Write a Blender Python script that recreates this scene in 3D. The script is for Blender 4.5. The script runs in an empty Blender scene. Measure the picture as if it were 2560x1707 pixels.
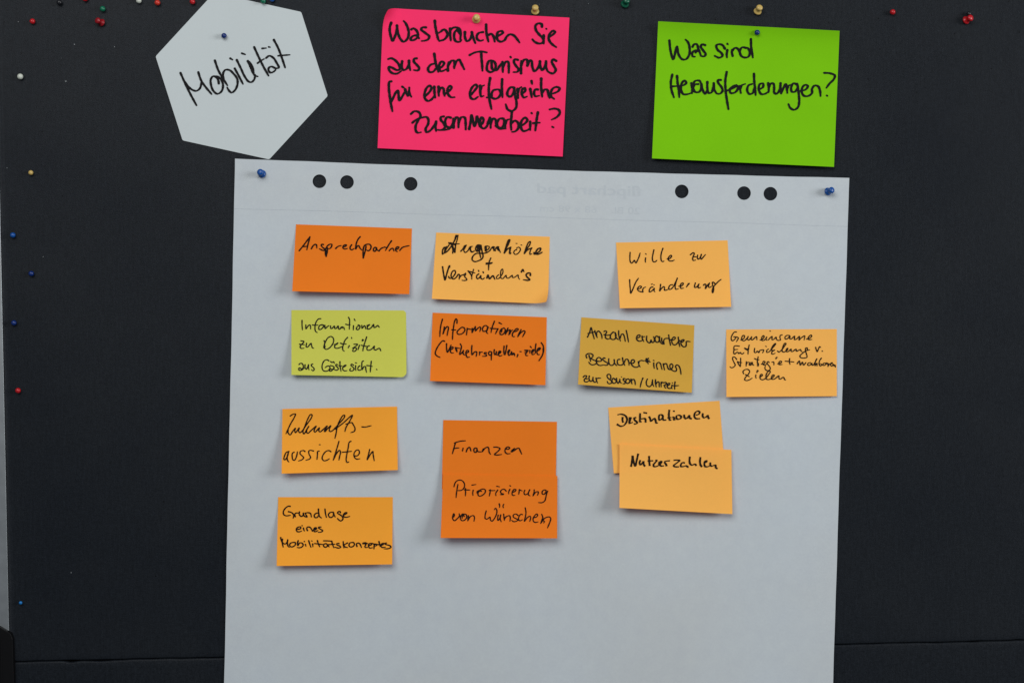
import bpy, math, random
from math import sin, cos, pi, radians, sqrt, exp
from mathutils import Vector, geometry
scene = bpy.context.scene
COL = scene.collection

# ---------------------------------------------------------------- camera
S = 0.000443          # metres on the board per pixel of the photograph
D = 1.75              # camera to board
ROLL = radians(1.2)   # the camera is held a little crooked
cam = bpy.data.cameras.new("camera"); cam_o = bpy.data.objects.new("camera", cam)
COL.objects.link(cam_o); scene.camera = cam_o
cam.sensor_width = 36.0
cam.lens = 36.0 * D / (2560 * S)
cam.clip_start = 0.05; cam.clip_end = 100
ZC = 1.35             # height of the picture centre above the floor
cam_o.location = (0, -D, ZC)
cam_o.rotation_euler = (radians(90), ROLL, 0)

# ---------------------------------------------------------------- light
world = bpy.data.worlds.new("World"); scene.world = world
world.use_nodes = True
bg = world.node_tree.nodes["Background"]
bg.inputs[0].default_value = (0.80, 0.88, 1.0, 1); bg.inputs[1].default_value = 0.135

def area(name, loc, target, size, size_y, power, col):
    l = bpy.data.lights.new(name, 'AREA'); l.shape = 'RECTANGLE'
    l.size = size; l.size_y = size_y; l.energy = power; l.color = col
    o = bpy.data.objects.new(name, l); COL.objects.link(o)
    o.location = loc
    o.rotation_euler = (Vector(target) - Vector(loc)).to_track_quat('-Z', 'Y').to_euler()
    return o
# window of the room, to the right
area("window_light", (3.1, -1.85, ZC + 0.50), (0.0, 0, ZC - 0.05), 1.35, 1.3, 79, (0.98, 0.99, 1.0))
# ceiling lamp behind the photographer
area("ceiling_light", (-0.50, -2.2, ZC + 1.25), (0.05, 0, ZC + 0.05), 2.0, 1.3, 45, (1.0, 0.99, 0.975))

scene.view_settings.view_transform = 'Standard'
scene.view_settings.look = 'None'
scene.view_settings.exposure = 0.0
scene.view_settings.gamma = 1.0
scene.view_settings.use_curve_mapping = False

# ---- handwriting: pen strokes as x,y points, measured on enlarged views
# word -> strokes, in units of the enlarged crop (origin ox,oy scale s)
INK = {}
INK['hexagon'] = (380, 0, 3.92, 21, 0, {
'Mobilitaet': "280,718 330,830 385,940 437,1035|318,800 360,855 400,885 437,893 472,865 487,800|455,712 468,755 487,800 530,860 585,925|655,820 650,790 632,762 600,750 577,780 578,830 600,890 640,922 680,900 697,845 680,785 640,752 612,748|617,597 650,690 695,770 740,840|700,775 698,720 720,688 760,690 800,725 835,775 838,830 815,885 780,910 755,890 737,860|812,675 850,745 892,825|768,575 790,588|832,592 870,670 905,745 945,800 975,808 1003,780 1012,735|940,603 962,650 990,715 1012,745 1038,752|955,612 985,660 1000,730|880,525 915,537|1002,465 1050,570 1095,660 1143,745|1035,622 1065,600 1100,580|1118,572 1150,550 1190,570 1220,615 1243,665 1215,672 1170,655 1145,670 1143,695 1165,715 1200,700 1213,685|1080,478 1120,474|1145,463 1158,466|1195,395 1235,470 1270,560 1305,665|1235,550 1290,545 1352,540"})
INK['pink'] = (920, 0, 3.92, 25, 0, {
'Was': "228,228 215,265 215,320 243,403 262,365 280,310 284,255|284,255 292,320 318,385 350,412 385,385 400,330 388,270 365,225 350,210|425,292 445,282 475,302 490,340 480,375 445,397 420,395 422,375 447,354 480,352 500,378|570,272 535,272 522,292 560,325 600,360 590,388 555,402 525,405",
'brauchen': "655,208 660,260 672,320 690,390 700,405|700,405 750,388 778,348 770,312 745,292 715,312 690,328|805,285 805,340 812,400|805,302 830,278 865,272 900,292 908,340 905,390|880,290 850,320 845,375 862,408 900,412 916,395|880,300 905,345|950,320 950,365 968,405 995,395 1015,350 1018,318|1018,320 1030,370 1052,425|1128,318 1090,325 1068,350 1070,385 1100,403 1130,395|1158,245 1160,310 1170,370 1180,410|1178,350 1205,335 1228,355 1242,410|1242,375 1285,350 1322,325 1310,308 1275,318 1262,360 1275,400 1305,412 1340,395 1360,362 1392,340 1428,350 1458,382 1485,420",
'Sie': "1705,265 1702,242 1672,232 1642,255 1647,300 1682,345 1718,385 1715,418 1680,430 1637,415 1612,390|1722,350 1722,430|1746,285 1750,287|1770,370 1812,342 1834,318 1815,305 1785,330 1770,375 1785,415 1815,445 1845,465",
'aus': "198,582 228,574 268,595 305,640 312,680 285,690 240,668 207,658 208,690 240,720 285,724 325,700|335,605 330,650 345,688 375,680 398,640 402,600|402,600 405,650 415,690|478,575 455,578 450,605 480,640 502,670 490,692 450,690",
'dem': "655,625 612,640 588,680 603,708 640,705 668,670|650,530 660,600 675,660 690,705|700,672 732,650 745,620 722,605 702,630 697,670 712,700 742,695 768,680|783,693 785,640 790,612|790,640 820,598 845,602 845,670|845,655 870,600 893,588 915,625 943,680",
'Tourismus': "995,543 1050,517 1110,508 1165,517|1110,512 1112,570 1118,630 1122,695|1222,602 1190,598 1168,640 1168,690 1200,710 1240,690 1252,645 1235,605 1215,602 1212,640 1220,680 1260,690 1290,650 1318,612|1318,612 1320,660 1322,710|1322,660 1352,608 1375,612 1380,660 1380,715|1396,560 1400,566|1470,590 1440,585 1430,610 1452,650 1475,680 1465,706 1425,710|1500,720 1500,660 1502,600|1500,645 1530,590 1558,588 1562,650|1562,645 1590,595 1605,605 1610,655 1632,700 1665,670 1685,610|1685,605 1690,660 1708,690 1735,650 1745,605|1745,605 1745,660 1760,700|1845,600 1815,585 1802,610 1822,650 1840,690 1815,722 1780,714 1760,700",
'fuer': "230,800 210,805 205,860 212,930 225,1020 240,1092|228,1000 250,955 275,905 292,890 300,930 308,988 335,950 362,900|365,880 375,915 390,942|335,852 352,862|390,940 402,905 405,862|402,900 412,930 425,950",
'eine': "560,945 602,905 622,865 605,842 575,865 555,920 560,970 590,992 625,975 655,935|650,855 652,910 658,958|692,855 692,910 695,942|692,905 718,862 740,872 745,920 752,942|752,925 800,890 820,860 802,845 780,878 785,925 815,955 850,955",
'erfolgreiche': "1010,930 1045,890 1070,850 1055,832 1020,860 1000,915 1008,962 1040,975 1080,950|1100,845 1100,900 1110,948 1135,942|1103,885 1115,850 1140,838|1197,770 1185,850 1185,930 1195,1000 1210,1070|1165,958 1205,955|1260,880 1230,888 1212,920 1217,960 1255,970 1290,945 1300,905 1280,880 1255,880|1315,780 1312,860 1318,955|1430,860 1400,858 1372,890 1367,935 1395,950 1425,915 1432,870|1432,865 1440,930 1455,1000 1450,1060 1410,1090 1370,1075 1350,1025|1465,875 1468,930 1472,965|1468,912 1482,872 1505,855|1512,920 1542,890 1537,865 1512,880 1508,925 1528,958 1560,948|1590,875 1598,920 1605,955|1603,798 1608,825|1665,880 1640,880 1627,915 1640,945 1680,940|1698,775 1697,850 1707,950|1702,920 1732,880 1758,885 1768,930 1780,962|1775,925 1825,915 1865,895 1878,868 1848,855 1812,870 1792,910 1797,950 1825,972",
'Zusammenarbeit': "420,1120 455,1093 500,1103 515,1140 490,1185 468,1235 470,1285 490,1303 520,1298|435,1205 475,1175 530,1155 575,1150 592,1175 590,1215 565,1268 575,1297 612,1280 650,1230 668,1195|668,1195 662,1245 668,1285|745,1143 715,1150 715,1178 745,1215 755,1250 725,1275 680,1275|810,1155 778,1150 757,1185 765,1235 800,1250 832,1215 835,1165|720,1275 780,1270 835,1245|838,1250 842,1200 848,1165|842,1200 865,1152 885,1162 887,1250|887,1210 915,1152 948,1155 957,1210 958,1270|992,1265 1005,1200 1015,1130 1032,1200 1045,1240 1060,1190 1068,1142 1085,1200 1095,1240|1095,1235 1122,1210 1132,1172 1112,1152 1098,1190 1108,1245 1135,1262 1165,1240 1180,1190 1195,1155|1195,1158 1202,1200 1202,1255|1202,1212 1227,1165 1250,1175 1255,1235|1330,1165 1292,1165 1267,1200 1272,1245 1312,1252 1335,1210 1330,1165|1255,1235 1290,1262 1350,1262|1345,1185 1345,1255|1347,1215 1362,1180 1388,1170|1410,1095 1405,1160 1400,1220 1405,1275|1402,1215 1440,1185 1470,1205 1472,1258 1442,1290 1410,1295|1492,1240 1540,1210 1562,1177 1540,1155 1507,1185 1497,1240 1520,1285 1562,1278 1592,1255|1590,1195 1590,1235 1590,1275|1603,1110 1607,1114|1665,1105 1652,1180 1645,1240 1640,1280|1618,1210 1650,1205 1685,1205|1780,1075 1830,1067 1870,1080 1880,1110 1850,1150 1800,1175|1806,1245 1818,1250"})
INK['green'] = (1600, 0, 3.563, 21, 0, {
'Was': "262,365 268,430 280,490 295,530 310,490 322,430 330,418|330,420 345,490 375,530 410,530 438,490 442,430 428,380 405,355|468,420 482,398 505,397 517,425 518,458 490,452 465,475 470,505 490,508|495,470 520,445 540,490|580,405 552,398 542,420 565,455 585,485 570,505 540,500",
'sind': "755,435 735,405 700,397 680,410 690,445 725,475 735,500 705,517 665,500|778,450 772,490 775,515|778,393 782,398|825,500 818,470 818,445|822,455 845,430 868,435 885,462 900,498|945,430 910,425 890,455 900,498 930,515 965,508 978,470 960,432 935,425|988,352 990,420 998,470 1005,515",
'Herausforderungen': "288,668 275,730 280,800 302,870|330,680 335,740 345,800 350,868|285,772 345,768|345,770 390,760 412,740 397,720 372,745 365,800 385,840 420,842 458,830|458,745 465,790 463,832|465,780 490,725 530,722 545,750|520,752 490,755 475,785 490,820 525,822 545,790 545,745 557,800 580,838 600,800|600,735 600,790 612,830 637,825 652,780 657,745|657,745 662,800 680,832|720,715 695,715 697,740 727,780 735,812 710,838 680,835|772,645 760,720 762,800 772,880 788,975|758,815 800,800 860,775|860,760 830,770 800,800 807,830 842,828 868,800 872,770 850,765|890,770 892,800 898,830|892,795 908,762 938,750|1000,750 965,765 955,810 975,840 1005,830 1015,790|1015,660 1018,730 1025,790 1030,850|1060,800 1095,778 1097,748 1067,752 1058,800 1080,840 1115,838 1145,818|1142,745 1147,790 1145,825|1147,780 1168,745 1190,750 1195,790 1195,825 1215,838 1245,800 1252,745|1252,745 1250,790 1257,835|1257,832 1278,785 1298,752 1308,790 1312,830|1308,800 1325,765 1345,757|1398,755 1367,745 1347,780 1352,818 1380,820 1400,787|1400,750 1408,790 1415,850 1418,905 1408,955 1375,980 1340,965 1322,930|1430,812 1475,800 1495,770 1475,758 1450,775 1440,820 1460,855 1500,857 1532,830 1532,795 1555,765 1587,772 1603,810 1608,858|1640,652 1690,655 1735,675 1725,710 1690,745 1660,785|1664,853 1668,856"})
INK['partner'] = (730, 560, 8, 26, 0, {
'Ansprechpartner': "145,535 210,455 290,350 358,258|358,258 340,340 315,430 298,515|215,452 255,452 310,442|388,495 425,435 465,407 490,420 497,482|630,412 600,407 585,425 610,465 655,505 640,530 595,520 550,495|672,510 668,580 680,650|712,480 705,560 685,650|690,540 690,620|668,520 700,450 750,410 798,408 792,450 760,490 725,500|875,490 920,450 985,432|1025,460 1072,447 1090,420 1060,417 1028,440 1022,480 1050,500 1110,490|1195,415 1165,460 1165,500 1195,517 1240,495|1365,255 1320,310 1285,400 1275,500 1310,440 1335,435 1360,480 1395,520|1425,680 1422,600 1427,500 1452,430 1500,407 1558,410 1582,450 1565,510 1530,535 1490,522|1482,445 1470,520 1445,610 1430,682|1690,478 1660,468 1632,495 1637,540 1665,545 1685,500 1690,475 1700,515 1745,545|1745,532 1785,490 1850,462|1990,338 1940,410 1900,480 1870,530|1850,462 1900,476|1945,535 1985,495 2020,490 2037,540|2072,512 2112,500 2140,465 2110,457 2077,490 2072,530 2105,552|2155,530 2210,470 2290,445 2345,434"})
INK['augen'] = (1084, 570, 8, 26, 0, {
'Augenhoehe': "465,150 420,250 350,370 270,470 180,520|445,150 425,210|180,520 178,450 212,385|235,385 215,480|262,375 240,470|310,340 240,440|490,150 465,260 440,330|445,330 435,400 432,490|360,360 388,420 382,505|375,330 408,440|415,420 418,490|305,295 350,320 420,318 515,318|310,305 360,330 440,335|340,295 390,310|545,465 585,420 630,350 655,345|655,345 625,400 605,450 635,490 690,450 735,375 780,368|740,380 735,430 765,480 815,460|615,370 600,440|950,350 890,340 850,380 845,440 880,470 920,440 948,370|900,360 915,450 930,540 945,600|880,350 880,450|925,355 930,440|950,360 970,470 990,560 975,610 900,655 820,672 772,635 785,570 850,512 960,507 1040,500 1130,455|1035,460 1030,370 1070,362 1115,375 1100,420 1050,460 1060,485|1050,380 1060,440|1120,460 1185,375 1225,385|1200,380 1205,455|1185,400 1240,455|1210,455 1280,372 1310,380|1260,400 1300,455|1290,390 1338,490|1415,500 1450,380 1500,245 1522,235 1510,290 1470,370 1425,450|1420,495 1480,420 1540,385|1545,385 1530,450 1530,520 1550,500|1525,400 1515,510|1660,435 1640,442|1665,425 1615,460 1605,500 1635,530 1680,515 1725,465 1737,415 1705,385 1660,400|1652,310 1672,312|1750,340 1768,345|1815,510 1850,400 1900,290 1937,272 1925,330 1880,400 1830,455|1820,505 1880,440 1965,395|1965,400 1930,470 1930,530 1965,515|2010,495 2015,525 2070,500 2125,460 2140,405 2100,410 2055,460 2040,510 2080,525 2130,510 2170,485",
'plus': "1145,600 1110,690 1100,840|1050,700 1110,698 1180,690|1050,722 1110,722 1170,705",
'Verstaendnis': "180,780 195,880 210,970 228,1040 260,930 300,800 322,750 325,785|300,970 320,1005 362,1000 410,950 440,890 425,850 385,862 352,930 362,1000 400,1020 450,990 500,925 520,935 512,1022|515,1000 560,945 595,935|640,905 640,930 620,965 655,1010 665,1035 620,1050 570,1045|590,940 640,910|690,860 760,880 830,900|800,830 780,900 765,960 765,1025|695,865 740,920 765,975|905,920 870,942 860,990 880,1015 920,990 945,950 945,1000 980,1025 1015,1000|900,850 905,870|990,880 998,895|1065,1000 1090,940 1120,1015 1185,955 1225,1025|1300,935 1265,970 1260,1012 1300,1010 1350,960 1388,880 1378,820 1350,850 1340,930 1350,1000 1385,1012 1450,945 1458,990 1490,1005 1530,980 1575,945 1582,990 1620,985 1690,940 1697,990 1720,1025|1755,880 1785,830 1805,870|1935,945 1935,905 1880,905 1850,940 1880,990 1925,1030 1900,1045 1800,1035"})
INK['wille'] = (1536, 590, 8, 23, 0, {
'Wille': "315,330 310,420 317,510 345,545 380,510 400,485 415,520 430,540 460,490 495,410 515,340|625,440 618,490 622,525|625,355 638,368|790,280 770,370 760,460 780,515 815,517 850,485|970,250 940,340 930,440 945,500 970,515 990,500|1058,460 1110,450 1145,400 1130,385 1097,410 1077,460 1097,495 1150,500 1200,480",
'zur': "1520,375 1575,335 1598,350 1580,400 1565,460 1580,490 1625,480|1575,415 1640,418|1665,385 1660,440 1680,465 1715,430 1740,370|1740,370 1725,430 1735,465 1780,420 1820,372",
'Veraenderung': "305,875 310,980 320,1080 328,1145 370,1060 430,920 482,845|465,1055 510,1050 542,1015 515,1000 482,1020 462,1065 490,1100 565,1122|570,1120 567,1070 590,1035 625,1020|770,1020 735,1025 700,1075 700,1117 740,1105 785,1060 800,1045|797,1048 795,1100 810,1115|740,967 760,958|790,975 798,980|925,970 915,1040 905,1100 950,1040 990,1012 1005,1030 1000,1080 1025,1085 1085,1060|1160,975 1125,977 1090,1020 1095,1067 1130,1062 1180,1010 1230,910 1258,845|1258,845 1230,930 1215,1020 1230,1065 1280,1055|1290,1005 1340,1000 1380,955 1370,937 1337,952 1317,1000 1332,1045 1385,1042|1495,950 1440,1020|1480,955 1445,1010|1620,940 1605,990 1610,1030 1645,1020 1690,960|1690,960 1675,1010 1685,1040 1725,1025|1780,985 1810,960 1827,970 1822,1050 1865,980 1902,940|1902,940 1882,1010 1900,1030 1945,1005|2010,955 1985,925 1962,925 1965,980 1985,1040 1982,1100 1965,1135 1955,1100 1975,1030 2030,960 2090,900 2135,868"})
INK['defizit'] = (724, 764, 8, 22, 0, {
'Informationen': "250,295 250,390 258,485|325,385 330,462 375,400 407,385 420,410 422,465|625,260 580,265 530,330 510,410 510,480 530,525 555,535|460,385 510,392 570,385|650,385 610,390 585,430 590,475 630,470 670,430 680,390 645,375|705,395 712,458 760,415 788,398|820,405 825,455 852,452 897,405 907,455 932,455 972,405 982,465 1005,470 1040,425 1072,428 1045,450 1080,432 1100,480|1040,440 1065,440|1180,235 1200,280 1198,380 1195,470|1125,372 1170,382 1215,380|1278,400 1275,485|1295,268 1312,300|1370,385 1400,395 1405,440 1370,480 1340,472 1345,430 1380,402|1445,395 1450,452 1498,398 1515,420 1525,465|1548,400 1575,385 1605,378|1600,380 1560,420 1560,465 1600,462 1642,430 1682,373 1690,435 1720,430 1762,395 1795,432",
'zu': "228,702 285,712 275,740 225,790 215,835 240,853 290,848|200,770 250,775 298,780|340,750 335,825 365,825 405,775 432,752 440,790 460,845 485,850",
'Defiziten': "690,700 705,740 690,800 680,840|690,835 715,730 770,640 830,615 875,650 880,720 840,800 780,855 730,872 700,848 717,810|895,775 940,775 970,745|965,745 930,765 905,800 907,840 950,852 1000,838 1050,815|1160,635 1110,690 1080,770 1062,840 1070,890 1095,908|1020,750 1070,765 1135,765|1195,800 1172,845|1240,637 1245,657|1285,770 1360,772 1310,820 1258,850|1265,850 1337,847 1335,880 1292,915 1262,905 1277,868|1400,790 1385,830 1370,880|1455,702 1465,670 1480,695|1542,625 1515,710 1480,820 1465,905|1435,790 1490,805 1560,815|1600,800 1572,805 1550,840 1552,882 1592,890 1650,860 1697,808 1690,870 1722,885 1790,850 1815,870 1825,905",
'aus': "190,1175 215,1152 250,1155 275,1200 272,1240 238,1262 205,1240 187,1250 190,1285 235,1290 290,1250|310,1180 310,1240 335,1270 360,1230 378,1180|378,1180 380,1240 388,1280|465,1165 437,1175 440,1205 485,1245 492,1280 465,1300 440,1275",
'Gaestesicht': "785,1100 750,1080 700,1095 660,1160 650,1230 670,1290 720,1310 780,1290 810,1240 790,1205 750,1210 710,1240|820,1195 870,1210 893,1240 860,1268 812,1270 797,1300 830,1308 860,1280 895,1262|822,1115 845,1135 885,1120 895,1150|960,1180 930,1170 925,1195 965,1235 975,1270 940,1288 900,1280|1008,1120 1010,1200 1030,1310|990,1200 1050,1205|1062,1235 1112,1210 1130,1187 1102,1190 1067,1230 1067,1280 1102,1302 1150,1297|1280,1190 1242,1167 1227,1190 1270,1230 1290,1265 1260,1300 1215,1302 1205,1280 1225,1250|1322,1200 1320,1250 1325,1295|1318,1140 1345,1145|1405,1200 1372,1230 1370,1280 1405,1290 1440,1270|1480,1105 1455,1115 1445,1180 1450,1278 1490,1215 1520,1220 1525,1270 1540,1330|1635,1110 1625,1200 1615,1325|1545,1195 1600,1200 1655,1212|1740,1270 1748,1278"})
INK['verkehr'] = (1074, 776, 8, 24, 0, {
'Informationen': "258,175 225,300 210,420 205,520|295,330 285,400 268,470 310,370 355,320 377,335 365,420 350,500|548,255 548,190 530,165 500,220 480,330 465,450 458,580|445,385 485,388 525,388|690,345 650,335 590,380 550,430 565,470 620,475 680,440 707,390 695,350 660,335|755,360 745,430 738,490|755,365 790,370 840,380|855,360 850,440 880,380 915,325|915,325 917,410 960,360 1010,330 1022,350 1005,420|1165,330 1125,300 1080,320 1058,370 1070,412 1120,412 1160,370 1175,340|1175,335 1147,400 1140,440 1165,460|1160,345 1145,395|1298,215 1265,300 1240,380 1230,440|1215,355 1270,362 1370,365|1370,365 1340,420 1320,465|1390,245 1445,272|1490,350 1440,370 1410,420 1415,475 1460,480 1505,430 1512,375 1485,350|1445,385 1440,440|1570,350 1535,420 1515,480|1520,470 1560,410 1612,385 1600,430 1585,490|1600,470 1640,400 1665,390|1672,432 1742,410 1775,375 1750,360 1700,400 1665,450 1655,505 1680,525 1700,520|1830,385 1790,460 1765,525|1770,510 1830,440 1890,405 1910,420 1885,480 1860,525",
'Verkehrsquellen': "300,615 265,605 200,670 135,780 115,860 145,905 210,937|340,665 340,750 355,835 395,770 430,690|415,790 460,765 470,735 445,730 420,770 420,830 445,850 480,848|515,740 530,790 550,830|515,742 560,750 605,757|542,775 550,810|615,670 637,710 627,780 605,850 605,880 640,850 678,800|678,800 670,850 690,885 718,890|718,850 770,835 780,805 752,795 730,830 735,890 752,935 800,930|848,700 842,780 852,885 900,830 940,825 942,870 932,915|1000,830 1000,890|1000,850 1030,832 1060,832|1140,845 1100,842 1092,862 1130,880 1140,903 1100,915 1060,915|1240,830 1200,820 1180,850 1195,890 1225,890 1245,842 1235,910 1235,990|1295,785 1290,840 1308,885 1338,835|1335,825 1337,880 1352,890|1370,870 1410,850 1425,820 1397,810 1377,850 1382,895 1410,910 1450,895|1390,840 1410,830|1490,715 1485,800 1492,885|1545,700 1530,790 1512,885|1560,830 1600,812 1600,785 1577,800 1570,860 1590,900 1620,870 1640,828|1580,820 1590,850|1640,828 1645,890 1678,852 1700,870 1700,905|1660,860 1680,880|1765,880 1750,930|1765,885 1768,895|1805,820 1835,823",
'ziele': "1905,795 1970,797 1940,830 1900,840|1945,835 1922,870 1932,900 1965,900|1920,800 1960,810|2005,800 2005,850|2015,720 2038,745|2040,830 2080,807 2087,780 2057,790 2040,840 2060,880 2100,870|2055,810 2070,840|2128,665 2115,760 2115,850|2142,820 2200,782 2215,750 2190,745 2157,780 2147,840 2167,880 2200,880|2180,770 2195,760|2235,645 2270,700 2282,780 2265,870 2230,940 2185,1005|2270,760 2268,850 2240,920"})
INK['anzahl'] = (1442, 788, 8, 24, 0, {
'Anzahl': "215,435 255,350 285,245 315,350 350,470|225,365 290,345 350,335|360,310 380,380 410,445|395,400 402,340 430,315 475,350 500,410 505,465|545,325 575,310 600,330 580,370 570,410 577,450 620,475 670,460|545,385 600,400 690,385|730,335 690,370 670,420 680,465 730,485 770,465 785,400 765,350 735,335|770,350 785,440 830,485|838,310 840,400 872,515|870,450 895,380 925,375 950,420 970,520|990,305 1010,400 1035,535",
'erwarteter': "1220,450 1260,430 1265,400 1230,395 1195,440 1205,490 1260,520 1310,500|1305,415 1310,460 1340,525|1305,432 1360,425|1400,420 1395,490 1420,535 1465,550 1485,490 1500,535 1530,542 1555,490 1535,425|1625,425 1590,415 1565,460 1575,520 1610,540 1642,520 1647,460 1625,425|1657,425 1655,490 1680,550 1720,575|1700,455 1700,515 1745,575|1745,575 1740,500 1770,465 1840,462|1838,395 1850,480 1875,600|1870,490 1940,490 1972,452 1945,435 1907,470 1902,540 1940,590 1990,580 2025,530|2030,440 2040,540 2060,625|2085,545 2132,520 2147,490 2112,490 2082,530 2092,590 2140,632 2180,620 2190,560 2190,525 2220,520 2268,527|2050,500 2090,530",
'Besucher*innen': "200,850 185,800 220,768 290,768 325,800 310,840 275,852|245,800 260,860 278,920|270,857 330,890 402,925 380,970 310,990 265,970 240,935|380,905 440,920 492,910 490,875 440,840 400,870 390,920 410,975 460,1002 540,990|565,860 540,850 520,880 560,920 620,960 615,990 570,998 540,990|640,870 640,940 670,995 720,995 750,950 752,890|748,890 757,960 800,1005|860,880 825,885 810,930 825,980 870,997 920,980 945,930|915,850 925,920 960,1000|950,940 980,880 1015,880 1040,930 1045,995|1060,952 1120,960 1157,920 1140,890 1107,890 1087,930 1100,990 1160,1035 1220,1030 1245,1000|1232,930 1240,980 1265,1030|1237,960 1252,920 1290,902 1345,912|1435,860 1400,910|1385,870 1430,970|1370,905 1470,932|1400,865 1410,945|1390,930 1450,900|1540,950 1540,1000 1550,1060|1535,900 1545,905|1612,1075 1595,1010 1605,960 1640,940 1675,970 1690,1030 1705,1080|1730,970 1740,1030 1755,1090|1735,1000 1760,967 1795,970 1812,1020 1832,1070 1870,1087 1910,1050 1922,1000 1892,970 1862,1000 1872,1060 1930,1110 1980,1117 1997,1080 1975,1020 2000,992 2040,1010 2070,1080 2085,1180",
'zur': "130,1235 155,1207 200,1215 180,1250 150,1285 155,1320 200,1330 240,1310|160,1270 220,1268|250,1215 245,1270 275,1320 305,1310 325,1250|325,1240 327,1300 360,1340 390,1322|385,1255 395,1300 415,1350|387,1275 420,1257 478,1255",
'Saison': "680,1260 675,1200 640,1177 605,1200 620,1250 680,1300 700,1335 670,1365 625,1357 610,1320|765,1285 732,1257 707,1290 720,1350 760,1357 790,1310 767,1272|795,1260 802,1320 825,1360 852,1320 860,1275|860,1280 867,1330 890,1355|892,1230 898,1233|965,1267 935,1264 930,1290 965,1330 960,1365 925,1365|1030,1270 995,1280 980,1330 1010,1360 1050,1345 1060,1300 1035,1270|1085,1275 1090,1320 1105,1370|1090,1322 1112,1285 1145,1282 1165,1330 1170,1385",
'Uhrzeit': "1322,1255 1290,1340 1268,1438|1412,1275 1390,1330 1402,1400 1450,1425 1495,1390 1515,1290|1515,1290 1517,1370 1540,1420|1575,1285 1572,1350 1590,1430|1588,1372 1612,1332 1640,1332 1647,1375 1650,1430|1690,1335 1685,1380 1690,1430|1690,1362 1722,1332|1735,1350 1777,1340 1795,1360 1762,1390 1740,1400|1765,1395 1757,1430 1780,1455|1802,1412 1852,1387 1862,1360 1832,1360 1807,1400 1822,1450 1870,1460 1900,1440|1905,1395 1897,1430 1905,1465|1910,1350 1915,1355|1965,1335 1957,1400 1958,1475|1920,1405 1980,1407 2040,1403"})
INK['gemein'] = (1806, 810, 8, 21, 0, {
'Gemeinsame': "280,158 245,157 195,220 175,290 200,335 250,300 275,262|230,255 290,258 320,275 300,320 280,352|370,318 430,285 442,235 417,225 387,270 392,320 430,335 480,300 515,250|515,250 500,300 525,320 585,255|585,255 577,310 600,315 680,250 690,312|755,320 802,300 837,250 820,230 787,270 792,325 830,325 885,275|885,260 872,300 895,325|950,135 962,143|920,315 960,270 995,245 992,310 1020,310 1075,260 1080,300 1110,325 1165,320|1195,215 1160,225 1150,260 1165,320|1345,228 1290,227 1250,265 1262,300 1302,290 1352,240 1347,290 1372,300 1445,240 1442,310 1480,300 1542,245 1532,320 1560,290 1645,235 1635,315|1685,300 1732,290 1787,240 1775,217 1742,235 1712,290 1732,312 1790,305",
'Entwicklung': "340,440 240,440 230,520 230,590 250,597 295,560 312,567 327,590 360,565 377,590 400,597 430,570|235,512 310,505|535,420 520,500 512,600|445,480 495,497 530,495|445,487 500,522|645,485 640,560 665,572 700,540 730,572 747,530 780,517 825,517 805,575|865,440 880,450|920,500 890,522 887,562 920,562 960,530 1010,470 1067,390 1055,387 1000,450 975,520 1010,525 1050,512|1000,540 985,580 1000,602 1055,580|1000,540 1040,530|1105,540 1130,560 1180,520 1250,430 1272,390 1252,380 1212,450 1197,540 1222,560 1300,510 1307,480 1282,500 1277,545 1310,552 1375,500 1375,545 1402,547 1475,500 1480,542 1510,532 1560,507 1577,545 1597,550|1700,510 1697,475 1667,480 1662,530 1682,600 1692,660 1640,677 1570,670 1550,640 1590,592 1680,530 1745,515",
'v': "1865,465 1880,520 1895,550 1920,500 1945,450 1965,465|1995,535 2003,545",
'Strategie': "285,705 250,662 212,657 205,700 235,770 257,820 222,860 180,872 150,850|365,680 365,760 360,850|300,750 345,767 390,770|300,757 330,810 355,845|480,755 475,840|475,805 500,767 540,762|600,765 552,775 535,810 560,822 600,782 612,820 630,818|560,800 590,795|715,655 702,740 710,840 722,800 692,750|645,690 690,710 735,712|780,800 832,795 852,757 827,740 807,780 822,812 860,817 885,790|935,767 915,747 892,770 912,810 945,850 957,900 910,930 862,910 850,870 862,840|990,760 1025,757 1030,815|1070,690 1085,660 1100,668|1105,795 1162,780 1187,750 1157,740 1127,775 1137,810 1195,805",
'plus': "1345,690 1340,750 1352,805|1255,740 1340,747 1430,757",
'machbaren': "1495,790 1540,735 1557,820 1600,760 1622,820 1672,765|1760,770 1717,780 1705,815 1740,827 1790,780 1792,822 1815,820 1850,770 1892,690 1872,720 1852,830 1890,780 1892,835|1980,680 1945,730 1935,800 1960,837 1987,812 1965,790|2060,780 2022,785 2010,820 2050,822 2085,770 2087,800 2112,780 2112,850|2112,840 2140,800 2190,790 2202,770 2172,780 2162,820 2190,840 2222,800 2232,840 2250,815 2262,860",
'Zielen': "425,990 410,950 450,912 510,905 545,940 520,1000 465,1060 445,1110 480,1128 540,1112 595,1078|465,1010 540,1050|670,1015 665,1050 675,1080|690,965 705,920 720,940|745,1062 780,1042 802,1015 777,1000 752,1040 757,1090 800,1112 860,1085 930,1000 957,950 937,930 895,970 870,1040 882,1097 930,1107 1020,1052 1040,1025 1012,1015 982,1060 987,1097 1040,1097 1130,1032 1132,1087 1160,1097 1215,1060 1235,1080 1250,1115 1268,1110"})
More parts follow.
